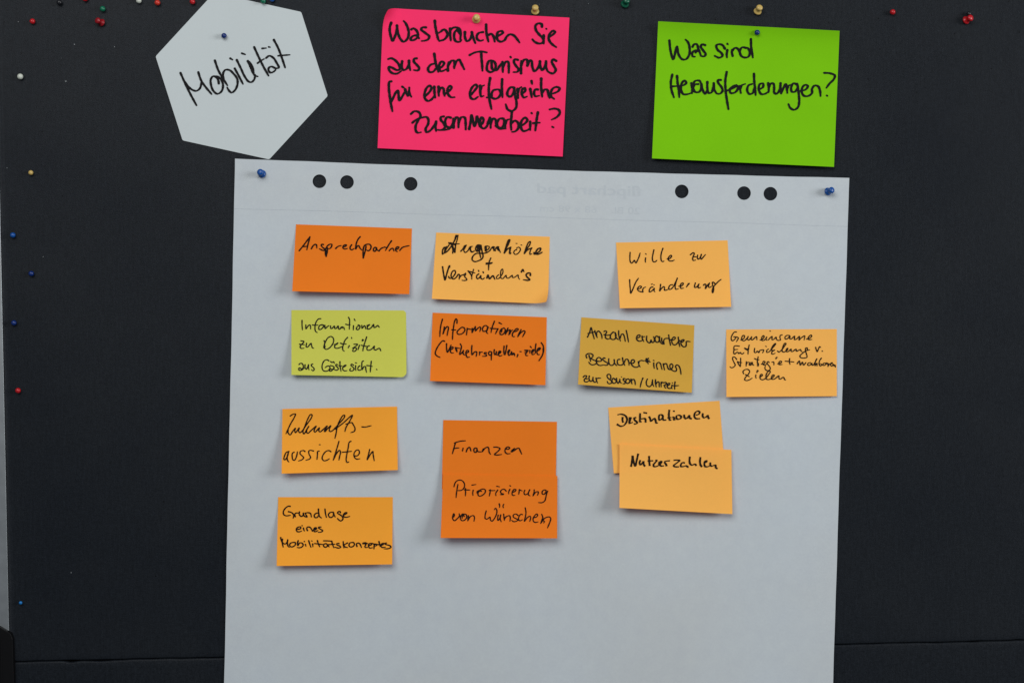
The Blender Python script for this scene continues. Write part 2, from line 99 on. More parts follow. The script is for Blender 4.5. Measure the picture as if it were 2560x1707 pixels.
INK['zukunft'] = (700, 1006, 8, 23, 0, {
'Zukunfts': "205,268 255,235 310,228 290,290 210,430 150,560 120,620|165,550 162,600 205,645 250,580 310,510 295,560 310,600 385,505 372,570 400,600 440,570 540,430 630,300 642,245 612,237 560,320 500,470 460,590 480,625 540,530 580,470 540,540 537,600 560,612 620,560 725,470 682,560 700,590 790,500 777,560 800,585 860,540 945,465 890,570 902,580 950,520 1015,460 985,540 1002,577 1050,560 1110,500 1200,400 1290,290 1292,252 1265,255 1200,350 1145,490 1122,620 1100,712|1115,530 1150,495 1250,420 1450,250 1390,380 1320,500 1300,575|1320,432 1440,400 1460,430 1500,510 1490,570 1420,598",
'dash': "1640,483 1700,488 1825,460",
'aussichten': "180,975 130,992 87,1080 80,1135 105,1140 150,1070 175,980|175,975 147,1080 152,1150 180,1185|285,990 250,1010 245,1080 260,1140 290,1150 330,1080 352,980|500,975 470,957 410,975 402,1020 440,1060 475,1100 440,1140 370,1165|670,965 602,952 577,970 582,1030 612,1090 600,1120 520,1150|785,968 755,975 750,1040 740,1135|785,840 808,840|1020,980 980,957 920,975 860,1050 845,1120 880,1160 940,1150 990,1120|1180,775 1150,880 1110,1010 1065,1150|1075,1130 1130,1020 1190,952 1212,980 1195,1070 1180,1145|1420,772 1387,790 1365,900 1335,1050 1325,1150 1345,1195 1378,1182|1252,990 1340,982 1435,970|1495,1065 1550,1060 1590,1000 1570,947 1520,957 1482,1020 1487,1085 1530,1127 1600,1120|1795,935 1775,1020 1745,1140 1810,1030 1860,975 1862,1020 1885,1160"})
INK['grundlage'] = (690, 1230, 8, 25, 0, {
'Grundlage': "285,280 255,275 195,310 150,380 155,440 200,467 290,458|250,385 310,402 355,450 345,515|385,485 378,440 397,415 455,412|470,390 467,440 510,482 545,450 547,410|547,415 562,470 622,492 602,450 585,420|585,415 640,405 690,420 710,490|855,410 800,420 765,460 780,500 820,502 860,450|850,335 855,410 872,480 910,510|980,335 990,420 1010,500|1145,395 1090,400 1050,440 1067,490 1110,500 1150,460 1150,400 1167,460 1185,490|1290,405 1280,382 1247,387 1232,415 1270,440 1320,475 1340,530 1300,570 1260,552 1230,520|1355,452 1402,430 1420,407 1390,405 1352,440 1357,485 1405,497 1475,480",
'eines': "435,740 490,725 495,692 450,692 410,730 422,780 470,787 515,770|550,715 555,740 570,770|523,663 528,668|630,760 615,720 635,692 680,697 715,740 730,775|750,752 802,740 812,712 782,705 757,740 767,780 800,782 840,760|770,730 795,720|900,692 857,695 852,710 900,740 935,765 910,790 845,797",
'Mobilitaetskonzeptes': "95,905 110,970 150,1020 190,1030 225,990 235,950|130,935 125,1000 145,1090|235,950 230,1020 245,1080 268,1095|350,1000 300,1010 272,1050 300,1087 350,1080 390,1040 382,1000 340,995|445,965 430,1020 440,1062 470,1012 520,1012 545,1050 520,1090 470,1105 425,1100|590,1040 600,1075|567,978 573,985|655,965 675,1030 700,1095|735,1030 740,1085|712,968 725,972|830,965 845,1020 875,1085|775,1022 850,1030 945,1042|1010,1025 967,1030 952,1070 990,1095 1030,1070 1015,1025|1030,1050 1065,1088|955,967 1040,968 1125,975|1115,975 1130,1030 1160,1105|1040,1045 1110,1040 1180,1035|1260,1020 1217,1025 1217,1045 1270,1070 1295,1095 1260,1112 1180,1095|1345,985 1350,1050 1360,1110|1430,1010 1360,1057 1385,1090 1435,1102|1530,1000 1480,1010 1460,1060 1490,1090 1540,1080 1570,1040 1550,1000 1520,998|1620,1080 1612,1030 1640,1010 1680,1030 1710,1100|1735,1015 1785,1005 1840,1025|1740,1025 1800,1030 1780,1080 1790,1100 1830,1098|1852,1060 1900,1050 1915,1022 1872,1022 1852,1060 1872,1110 1930,1105|1965,1040 1960,1130|1965,1050 2000,1032 2012,1060 1975,1075|2060,985 2075,1040 2085,1080|1920,1020 1990,1035 2060,1045 2130,1040|2092,1060 2142,1045 2152,1017 2112,1030 2097,1070 2130,1100 2190,1092|2210,1010 2172,1020 2200,1040 2280,1065 2300,1095 2260,1120 2165,1128"})
INK['finanzen'] = (1100, 1040, 8, 24, 0, {
'Finanzen': "305,545 285,620 265,690 250,745|290,535 370,507 450,493 505,492|485,490 510,490|290,645 330,635 380,632|462,640 450,695|525,710 555,640 590,618 605,640 620,695|740,640 700,635 677,670 690,715 720,720 740,672 740,640 752,700 825,712|868,655 845,708 900,640 955,617 975,640 982,710 1010,758|860,665 850,690|1075,618 1140,618 1200,645 1160,700 1090,765 1130,775 1235,762|1312,652 1370,657 1395,632 1360,612 1312,645 1302,710 1340,747 1405,745|1490,645 1440,680 1427,712 1480,690 1540,645 1580,640 1605,690 1635,755|1470,665 1440,700"})
INK['prior'] = (1100, 1170, 8, 22, 0, {
'Priorisierung': "280,365 310,280 370,237 440,245 490,310 482,390 430,437 355,445|358,325 345,400 330,500 322,585|512,405 512,480 510,550|490,430 600,432|665,440 655,490 660,540|640,335 720,322|830,458 790,440 742,468 742,492|800,450 762,490 767,540 800,555 860,530 905,480 905,430 860,412 800,430|1008,430 1000,490 985,555|985,440 1040,445 1100,442|1155,435 1115,500 1120,545|1135,358 1190,368|1325,455 1290,420 1250,420 1210,465 1230,500 1275,515 1250,525 1205,522|1398,420 1375,470 1375,510|1398,345 1415,355|1450,480 1500,460 1520,427 1485,420 1452,460 1442,510 1460,540 1500,538|1590,425 1575,520|1585,430 1645,450|1695,440 1680,490 1700,525 1750,510 1795,430|1795,430 1770,490 1770,530 1800,548|1885,430 1880,490 1860,550 1910,480 1960,465 1967,490 1950,540|2120,440 2090,430 2047,460 2047,510 2080,520 2120,470|2155,455 2132,510 2115,590 2095,650 2040,685 1970,682|2120,440 2125,500",
'von': "275,970 290,930 275,905 255,960 257,1010 290,1045 340,1010 390,950 385,905|485,960 460,910 430,930 410,990 430,1040 480,1040 530,990 530,930 490,912 452,940 447,1000|570,945 560,1000 555,1050|560,1040 610,962 670,945 690,980 680,1055",
'Wuenschen': "925,850 905,930 905,1000 940,1015 1000,975 1010,1030 1040,1055 1090,1000 1135,900 1135,830 1110,795 1090,825|1165,935 1155,990 1160,1040 1195,1000 1215,930|1215,930 1205,1010 1225,1065|1185,710 1195,745 1190,780|1275,720 1260,750 1268,785|1275,915 1280,970 1290,1040|1285,1020 1330,962 1390,945 1407,980 1400,1055|1560,940 1520,912 1470,930 1467,970 1530,1010 1562,1032 1510,1062 1460,1060 1435,1035|1650,925 1620,917 1582,960 1572,1020 1600,1047 1650,1025|1705,790 1720,880 1710,960 1690,1055 1750,982 1800,957 1815,980 1795,1060|1870,987 1930,970 1955,932 1935,912 1890,950 1862,1010 1872,1060 1910,1080 1965,1068|2035,920 2055,970 2050,1040 2015,1100|2020,1085 2060,1047 2090,1060 2075,1090|2045,1010 2020,1090|2060,1030 2110,987 2190,970 2215,1000 2200,1070 2150,1190"})
INK['dest'] = (1516, 996, 8, 32, 1, {
'Destinationen': "325,365 322,430 335,480|220,325 290,312 370,335 412,400 400,470 350,535 290,552 240,530 210,508|470,370 455,480|495,370 470,450 460,492 530,472|600,380 555,385 560,420 618,480 600,500 548,508|675,290 672,380 675,460 705,460|690,405 770,400 785,430 780,468 805,460|740,278 815,290|852,355 875,400 890,452 960,395 985,440 995,488 1030,482|1090,315 1060,330 1050,400 1062,430 1110,400 1130,350 1095,315|1130,350 1130,400 1142,428 1200,425|1260,222 1250,310 1255,390 1270,428 1300,425|1220,385 1300,378|1315,370 1350,375 1352,422 1380,418|1330,250 1370,250|1450,330 1405,345 1400,390 1430,412 1480,398 1495,360 1460,332 1430,332|1555,318 1560,370 1590,402 1640,362 1660,335 1667,388 1710,403|1790,330 1850,310 1865,267 1820,250 1770,292 1760,360 1790,398 1875,400|1930,290 1925,350 1950,383 2000,362 2030,335 2037,380 2062,402"})
INK['nutzer'] = (1540, 1100, 8, 32, 1, {
'Nutzerzahlen': "330,305 320,420 300,530|335,310 350,420 385,515 415,400 445,265|490,395 470,450 490,490 530,452 550,418|550,415 557,488 585,520|662,312 665,420 675,512|630,412 745,408|785,402 818,402 780,450 750,490 762,525 820,518 860,498|880,420 912,425 885,472 860,478 872,425|868,480 900,512 960,510|960,430 1010,415 1080,408|965,435 1000,480 1015,518|1150,400 1210,395 1270,405 1220,450 1152,508 1180,527 1260,530|1380,455 1335,445 1300,480 1297,522 1350,523 1400,510 1450,540|1478,325 1470,400 1480,465 1520,497 1560,480 1590,482 1605,512|1690,335 1680,420 1690,490 1720,532|1778,450 1812,430 1812,407 1782,420 1767,480 1782,522 1830,528 1868,515|1890,440 1885,490 1910,517 1960,500 1990,500 1997,545 2030,568"})

# ---------------------------------------------------------------- mapping
CR, SR = cos(-ROLL), sin(-ROLL)
def P(u, v, h=0.0):
    """point on the board measured at picture place (u, v), standing h metres off it"""
    k = S * (D - h) / D
    x = (u - 1280.0) * k; z = (853.5 - v) * k
    return (x * CR - z * SR, x * SR + z * CR + ZC)

def link(o, parent=None):
    COL.objects.link(o)
    if parent is not None: o.parent = parent
    return o
def mesh_obj(name, verts, faces, mat, parent=None, smooth=False):
    me = bpy.data.meshes.new(name)
    me.from_pydata(verts, [], faces); me.update()
    if smooth:
        for p in me.polygons: p.use_smooth = True
    me.materials.append(mat)
    return link(bpy.data.objects.new(name, me), parent)
def tag(o, label=None, cat=None, group=None, kind=None):
    if label: o["label"] = label
    if cat: o["category"] = cat
    if group: o["group"] = group
    if kind: o["kind"] = kind
    return o
def empty(name, loc):
    o = bpy.data.objects.new(name, None); o.location = loc; o.empty_display_size = 0.02
    return link(o)

# ---------------------------------------------------------------- materials
def new_mat(name):
    m = bpy.data.materials.new(name); m.use_nodes = True
    nt = m.node_tree; b = nt.nodes["Principled BSDF"]
    return m, nt, b
def N(nt, typ, **kw):
    n = nt.nodes.new(typ)
    for k, v in kw.items():
        if isinstance(k, str) and hasattr(n, k): setattr(n, k, v)
    return n
def coords(nt):
    return nt.nodes.new('ShaderNodeNewGeometry').outputs['Position']
def ramp(nt, fac, stops):
    r = nt.nodes.new('ShaderNodeValToRGB')
    els = r.color_ramp.elements
    els[0].position, els[0].color = stops[0][0], stops[0][1]
    els[1].position, els[1].color = stops[-1][0], stops[-1][1]
    for p, c in stops[1:-1]:
        e = els.new(p); e.color = c
    nt.links.new(fac, r.inputs[0]); return r.outputs[0]
def noise(nt, vec, scale, detail=3, rough=0.55, stretch=None):
    n = nt.nodes.new('ShaderNodeTexNoise'); n.inputs['Scale'].default_value = scale
    n.inputs['Detail'].default_value = detail; n.inputs['Roughness'].default_value = rough
    if stretch:
        m = nt.nodes.new('ShaderNodeMapping'); m.inputs['Scale'].default_value = stretch
        nt.links.new(vec, m.inputs[0]); vec = m.outputs[0]
    nt.links.new(vec, n.inputs['Vector']); return n.outputs[0]
def mul(nt, a, b, fac=1.0):
    m = nt.nodes.new('ShaderNodeMix'); m.data_type = 'RGBA'; m.blend_type = 'MULTIPLY'
    m.inputs[0].default_value = fac
    nt.links.new(a, m.inputs[6]) if not isinstance(a, tuple) else setattr(m.inputs[6], 'default_value', a)
    nt.links.new(b, m.inputs[7]) if not isinstance(b, tuple) else setattr(m.inputs[7], 'default_value', b)
    return m.outputs[2]
def bump(nt, b, height, strength, dist):
    n = nt.nodes.new('ShaderNodeBump'); n.inputs['Strength'].default_value = strength
    n.inputs['Distance'].default_value = dist
    nt.links.new(height, n.inputs['Height']); nt.links.new(n.outputs[0], b.inputs['Normal'])
def g(v): return (v, v, v, 1)

def paper_mat(name, col, mottling=0.04, fib=0.03, rough=0.85, trans=0.0, big=9.0, cloud=0.0):
    m, nt, b = new_mat(name)
    pos = coords(nt)
    a = ramp(nt, noise(nt, pos, big, 3), [(0.3, g(1 - mottling)), (0.7, g(1.0))])
    f = ramp(nt, noise(nt, pos, 420, 4, 0.7), [(0.32, g(1 - fib)), (0.68, g(1.0))])
    c = mul(nt, mul(nt, (col[0], col[1], col[2], 1), a), f)
    if cloud:
        cl_ = ramp(nt, noise(nt, pos, 70, 4, 0.65), [(0.3, (1 - cloud, 1 - cloud, 1 - cloud * 0.6, 1)), (0.7, g(1.0))])
        ws_ = ramp(nt, noise(nt, pos, 4.5, 3, 0.5), [(0.35, (1.0, 0.985, 0.96, 1)), (0.65, (0.985, 0.995, 1.0, 1))])
        c = mul(nt, mul(nt, c, cl_), ws_)
    nt.links.new(c, b.inputs['Base Color'])
    b.inputs['Roughness'].default_value = rough
    b.inputs['Specular IOR Level'].default_value = 0.12
    bump(nt, b, noise(nt, pos, 900, 3, 0.6), 0.12, 0.0004)
    if trans:   # thin paper lets some light through
        t = nt.nodes.new('ShaderNodeBsdfTranslucent'); nt.links.new(c, t.inputs[0])
        mx = nt.nodes.new('ShaderNodeMixShader'); mx.inputs[0].default_value = trans
        out = nt.nodes['Material Output']
        nt.links.new(b.outputs[0], mx.inputs[1]); nt.links.new(t.outputs[0], mx.inputs[2]); nt.links.new(mx.outputs[0], out.inputs[0])
    return m
def plain(name, col, rough=0.5, spec=0.5, metal=0.0, var=0.12, scale=300, coat=0.0):
    m, nt, b = new_mat(name)
    pos = coords(nt)
    c = mul(nt, (col[0], col[1], col[2], 1), ramp(nt, noise(nt, pos, scale, 3), [(0.3, g(1 - var)), (0.7, g(1.0))]))
    nt.links.new(c, b.inputs['Base Color'])
    b.inputs['Roughness'].default_value = rough
    b.inputs['Specular IOR Level'].default_value = spec
    b.inputs['Metallic'].default_value = metal
    b.inputs['Coat Weight'].default_value = coat
    return m

def fabric_mat(name, holes=True):
    m, nt, b = new_mat(name)
    pos = coords(nt)
    base = ramp(nt, noise(nt, pos, 5.0, 4, 0.6), [(0.28, (0.0078, 0.0102, 0.0140, 1)), (0.72, (0.0124, 0.0148, 0.0180, 1))])
    th_v = ramp(nt, noise(nt, pos, 60, 3, 0.6, (26, 1, 1.5)), [(0.25, g(0.80)), (0.75, g(1.18))])
    th_h = ramp(nt, noise(nt, pos, 60, 3, 0.6, (1.5, 1, 26)), [(0.25, g(0.86)), (0.75, g(1.13))])
    spk = ramp(nt, noise(nt, pos, 700, 2, 0.7), [(0.3, g(0.75)), (0.7, g(1.25))])
    st_ = ramp(nt, noise(nt, pos, 60, 3, 0.7, (7, 1, 0.5)), [(0.25, g(0.84)), (0.75, g(1.14))])
    bl_ = ramp(nt, noise(nt, pos, 260, 3, 0.7), [(0.3, g(0.82)), (0.7, g(1.16))])
    c = mul(nt, mul(nt, mul(nt, mul(nt, mul(nt, base, th_v), th_h), spk), st_), bl_)
    if holes:   # pricks left by pins, crowded towards the top of the board
        v = nt.nodes.new('ShaderNodeTexVoronoi'); v.inputs['Scale'].default_value = 95
        mp = nt.nodes.new('ShaderNodeMapping'); mp.inputs['Scale'].default_value = (1, 0, 1)
        nt.links.new(pos, mp.inputs[0]); nt.links.new(mp.outputs[0], v.inputs['Vector'])
        dot = ramp(nt, v.outputs['Distance'], [(0.055, g(1.0)), (0.10, g(0.0))])
        sep = nt.nodes.new('ShaderNodeSeparateXYZ'); nt.links.new(pos, sep.inputs[0])
        mr = nt.nodes.new('ShaderNodeMapRange')
        mr.inputs['From Min'].default_value = ZC + 0.16; mr.inputs['From Max'].default_value = ZC + 0.40
        mr.inputs['To Min'].default_value = 0.03; mr.inputs['To Max'].default_value = 0.55
        nt.links.new(sep.outputs[2], mr.inputs[0])
        sc_ = nt.nodes.new('ShaderNodeSeparateColor'); nt.links.new(v.outputs['Color'], sc_.inputs[0])
        patch = ramp(nt, noise(nt, pos, 7, 2), [(0.40, g(0.15)), (0.62, g(1.3))])
        mm = nt.nodes.new('ShaderNodeMath'); mm.operation = 'MULTIPLY'
        nt.links.new(mr.outputs[0], mm.inputs[0]); nt.links.new(patch, mm.inputs[1])
        lt = nt.nodes.new('ShaderNodeMath'); lt.operation = 'LESS_THAN'
        nt.links.new(sc_.outputs[0], lt.inputs[0]); nt.links.new(mm.outputs[0], lt.inputs[1])
        m2 = nt.nodes.new('ShaderNodeMath'); m2.operation = 'MULTIPLY'
        nt.links.new(lt.outputs[0], m2.inputs[0]); nt.links.new(dot, m2.inputs[1])
        mx = nt.nodes.new('ShaderNodeMix'); mx.data_type = 'RGBA'
        nt.links.new(m2.outputs[0], mx.inputs[0]); nt.links.new(c, mx.inputs[6])
        mx.inputs[7].default_value = (0.002, 0.0024, 0.003, 1)
        c = mx.outputs[2]
    nt.links.new(c, b.inputs['Base Color'])
    b.inputs['Roughness'].default_value = 0.42
    b.inputs['Specular IOR Level'].default_value = 0.08
    bump(nt, b, noise(nt, pos, 800, 3, 0.65), 0.5, 0.0006)
    return m

M = {
 'fabric': fabric_mat('dark_felt_fabric'),
 'core': plain('board_core', (0.02, 0.02, 0.022), 0.9, 0.1),
 'alu': plain('brushed_aluminium', (0.30, 0.325, 0.34), 0.42, 0.5, 0.75, 0.18, 60),
 'black': plain('black_plastic', (0.0035, 0.0036, 0.0042), 0.5, 0.12),
 'sheet': paper_mat('flipchart_paper', (0.490, 0.536, 0.562), 0.03, 0.05, cloud=0.045),
 'hex': paper_mat('grey_card', (0.49, 0.54, 0.548), 0.03, 0.02),
 'perf': plain('perforation_shade', (0.405, 0.445, 0.48), 0.9, 0.1),
 'ghost': plain('print_showing_through', (0.438, 0.479, 0.505), 0.85, 0.2, 0, 0.06, 200),
 'pink': paper_mat('neon_pink_paper', (0.90, 0.032, 0.135), 0.09, 0.03),
 'green': paper_mat('neon_green_paper', (0.172, 0.49, 0.002), 0.07, 0.03),
 'orange_back': paper_mat('deep_orange_paper_back', (0.90, 0.218, 0.016), 0.03, 0.03, trans=0.92),
 'orange': paper_mat('deep_orange_paper', (0.90, 0.218, 0.016), 0.05, 0.03, trans=0.18, big=14),
 'peach_back': paper_mat('light_orange_paper_back', (1.0, 0.50, 0.100), 0.03, 0.03, trans=0.92),
 'peach': paper_mat('light_orange_paper', (1.0, 0.505, 0.108), 0.04, 0.03, trans=0.18, big=14),
 'amber_back': paper_mat('warm_orange_paper_back', (1.0, 0.41, 0.040), 0.03, 0.03, trans=0.92),
 'amber': paper_mat('warm_orange_paper', (1.0, 0.41, 0.040), 0.05, 0.03, trans=0.18, big=14),
 'lime_back': paper_mat('dull_lime_paper_back', (0.66, 0.67, 0.105), 0.03, 0.03, trans=0.92),
 'lime': paper_mat('dull_lime_paper', (0.66, 0.67, 0.105), 0.04, 0.03, trans=0.18, big=14),
 'ochre_back': paper_mat('ochre_yellow_paper_back', (0.70, 0.40, 0.058), 0.03, 0.03, trans=0.92),
 'ochre': paper_mat('ochre_yellow_paper', (0.70, 0.40, 0.058), 0.05, 0.03, trans=0.18, big=14),
 'ink': plain('black_marker_ink', (0.0055, 0.005, 0.006), 0.62, 0.10, 0, 0.3, 500),
 'ink_o': plain('marker_ink_on_orange', (0.010, 0.0045, 0.0035), 0.7, 0.08, 0, 0.4, 500),
 'ink_b': plain('brush_marker_ink', (0.020, 0.011, 0.006), 0.75, 0.08, 0, 0.6, 420),
 'needle': plain('pin_steel', (0.5, 0.5, 0.52), 0.3, 0.5, 1.0, 0.1),
 'lint': plain('white_lint', (0.27, 0.29, 0.30), 0.9, 0.1),
}
PIN_COL = {'red': (0.50, 0.006, 0.012), 'dark red': (0.30, 0.004, 0.010), 'orange red': (0.60, 0.035, 0.018), 'blue': (0.0, 0.075, 0.33),
 'dark blue': (0.0, 0.022, 0.16), 'bright blue': (0.0, 0.17, 0.50), 'green': (0.0, 0.15, 0.075), 'dark green': (0.0, 0.10, 0.05),
 'white': (0.62, 0.66, 0.58), 'yellow': (0.62, 0.44, 0.13), 'black': (0.008, 0.009, 0.012)}
for k, c in PIN_COL.items():
    c = tuple(x * 0.8 for x in c)
    M['pin_' + k] = plain('glossy_' + k.replace(' ', '_') + '_plastic', c, 0.34, 0.45, 0, 0.05, 200)

# ---------------------------------------------------------------- the pinboard
def panel(name, x0, x1, z0, z1, y_front, thick, mat, parent, top_edge=None, bot_edge=None, nx=220, r=0.0022):
    """a fabric covered board with rounded rims; top_edge / bot_edge move the rim up and down along x"""
    prof = [(0.0, thick), (0.0, r)] + [(r - r * cos(a), r - r * sin(a)) for a in (0.5, 1.0)] + [(r, 0.0)]
    verts = []; faces = []
    rows = []
    # profile across height: bottom back .. bottom front .. top front .. top back
    ys = [(0.0, thick), (0.0, r), (0.12 * r, 0.45 * r), (0.45 * r, 0.12 * r), (r, 0.0), (r * 3, 0.0)]
    for i in range(nx + 1):
        x = x0 + (x1 - x0) * i / nx
        tb = bot_edge(x) if bot_edge else 0.0
        tt = top_edge(x) if top_edge else 0.0
        col = [(x, y_front + y, z0 + dz + tb * (1 - min(1, dz / (r * 3)))) for dz, y in ys]
        for q in range(1, 6): col.append((x, y_front, z0 + (z1 - z0) * q / 6))
        col += [(x, y_front + y, z1 - dz + tt * (1 - min(1, dz / (r * 3)))) for dz, y in reversed(ys)]
        rows.append(col)
    n = len(rows[0])
    for rw in rows: verts += rw
    for i in range(nx):
        for j in range(n - 1):
            a = i * n + j
            faces.append((a, a + n, a + n + 1, a + 1))
    faces.append(tuple(range(n - 1, -1, -1))); faces.append(tuple(nx * n + j for j in range(n)))
    return mesh_obj(name, verts, faces, mat, parent, True)

XL, _ = P(9.3, 853.5)                # inner edge of the left frame post (it is upright)
XR = XL + 1.20
SEAM = P(1300, 1627)[1]
TOP = ZC + 0.52; BOT = SEAM - 0.62
rnd = random.Random(4)
board = empty('pinboard', ((XL + XR) / 2, 0.012, BOT))
tag(board, 'dark charcoal felt pinboard that everything is pinned on, in two panels with a metal frame', 'pinboard')
OFF = Vector(board.location)
def bumps(centres, base):
    def f(x):
        t = base * sin(x * 61 + 1) + base * 0.6 * sin(x * 173)
        for c, w, a in centres: t += a * exp(-((x - c) / w) ** 2)
        return t
    return f
notch = [(P(177, 1655)[0], 0.007, -0.0022), (P(250, 1652)[0], 0.012, -0.0012), (P(2545, 1600)[0], 0.009, 0.0018), (P(2440, 1601)[0], 0.008, -0.0010), (P(1400, 1625)[0], 0.02, -0.001)]
up = panel('upper_panel', XL, XR, SEAM + 0.0003, TOP, 0.0, 0.012, M['fabric'], None, None,
      bumps([(c, w, abs(a) * 0.5 if c > 0 else 0) for c, w, a in notch], 0.00018))
lo = panel('lower_panel', XL, XR, BOT, SEAM - 0.0003, 0.0004, 0.012, M['fabric'], None,
      bumps([(c, w, a if c < 0 else a * 0.3) for c, w, a in notch], 0.00022), None)
def box(name, x0, x1, y0, y1, z0, z1, mat, parent, bev=0.0015):
    vs = [(x, y, z) for x in (x0, x1) for y in (y0, y1) for z in (z0, z1)]
    fs = [(0, 1, 3, 2), (4, 6, 7, 5), (0, 4, 5, 1), (2, 3, 7, 6), (0, 2, 6, 4), (1, 5, 7, 3)]
    o = mesh_obj(name, vs, fs, mat, parent)
    if bev:
        b = o.modifiers.new('bevel', 'BEVEL'); b.width = bev; b.segments = 3
    return o
def adopt(o, parent, off):
    o.parent = parent; o.matrix_parent_inverse.identity()
    o.location = Vector(o.location) - Vector(off)
for o in (up, lo): adopt(o, board, OFF)
core = box('backing_board', XL - 0.004, XR + 0.004, 0.0135, 0.022, BOT, TOP, M['core'], None); adopt(core, board, OFF)
# aluminium posts left and right, rails above and below
for x0, x1 in ((XL - 0.024, XL - 0.0006), (XR + 0.0006, XR + 0.024)):
    o = box('frame_post', x0, x1, -0.0015, 0.024, BOT - 0.022, TOP + 0.022, M['alu'], None, 0.0004); adopt(o, board, OFF)
for z0, z1 in ((TOP + 0.0006, TOP + 0.02), (BOT - 0.02, BOT - 0.0006)):
    o = box('frame_rail', XL, XR, -0.001, 0.024, z0, z1, M['alu'], None, 0.003); adopt(o, board, OFF)
# black plastic clamp that hugs the left post at the fold of the board
HC = 0.007
cx1 = P(31, 1640, HC)[0]; zt = P(29, 1583, HC)[1]; ztl = P(0, 1566, HC)[1]
slope = (ztl - zt) / (P(29, 1583, HC)[0] - P(0, 1566, HC)[0])
cx0 = XL - 0.032
vs = []
for y in (-HC, 0.030):
    top_r = zt - 0.0; top_l = zt + slope * (cx1 - cx0)
    vs += [(cx0, y, zt - 0.115), (cx1 + 0.0012, y, zt - 0.115), (cx1 + 0.0004, y, top_r - 0.006), (cx1 - 0.0016, y, top_r), (cx0, y, top_l)]
fs = [(0, 1, 2, 3, 4), (9, 8, 7, 6, 5)] + [((k + 1) % 5, k, 5 + k, 5 + (k + 1) % 5) for k in range(5)]
cl = mesh_obj('fold_clamp', vs, fs, M['black']); adopt(cl, board, OFF)
bv = cl.modifiers.new('bevel', 'BEVEL'); bv.width = 0.0006; bv.segments = 3
gx = P(3.5, 1640, HC)[0]
o = box('clamp_rib', gx - 0.0006, gx + 0.0006, -HC - 0.0008, -HC + 0.0005, zt - 0.11, zt - 0.001, M['black'], None, 0.0003); adopt(o, board, OFF)

# white bits of lint caught on the fabric
lv = []; lf = []
for (u, v, r) in ((186, 112, 2.2), (165, 204, 2.2), (46, 55, 1.4), (286, 118, 1.4), (153, 146, 0.9), 
                  (18, 420, 1.3), (108, 642, 1.1), (178, 1430, 1.3), (178, 1431, 1.2), (1348, 12, 1.2), (1471, 10, 1.2), ):
    x, z = P(u, v); n0 = len(lv); k = rnd.random() * 3
    for q in range(5):
        a = k + q * 1.2566; rr = r * S * (0.6 + 0.7 * rnd.random())
        lv.append((x + rr * cos(a), -0.0004, z + rr * sin(a)))
    lv.append((x, -0.0012, z))
    for q in range(5): lf.append((n0 + q, n0 + (q + 1) % 5, n0 + 5))
lo_ = mesh_obj('lint', lv, lf, M['lint'])
tag(lo_, 'tiny white specks of lint caught on the dark felt', 'lint', kind='stuff')

# ---------------------------------------------------------------- surfaces of sheets
def sheet_h(x, z):
    zz = z - ZC
    return 0.0016 + 0.0007 * sin(x * 9 + 1.0) * cos(zz * 7) + 0.0005 * sin(zz * 17 + x * 5) + 0.00035 * sin(x * 31 + zz * 11)

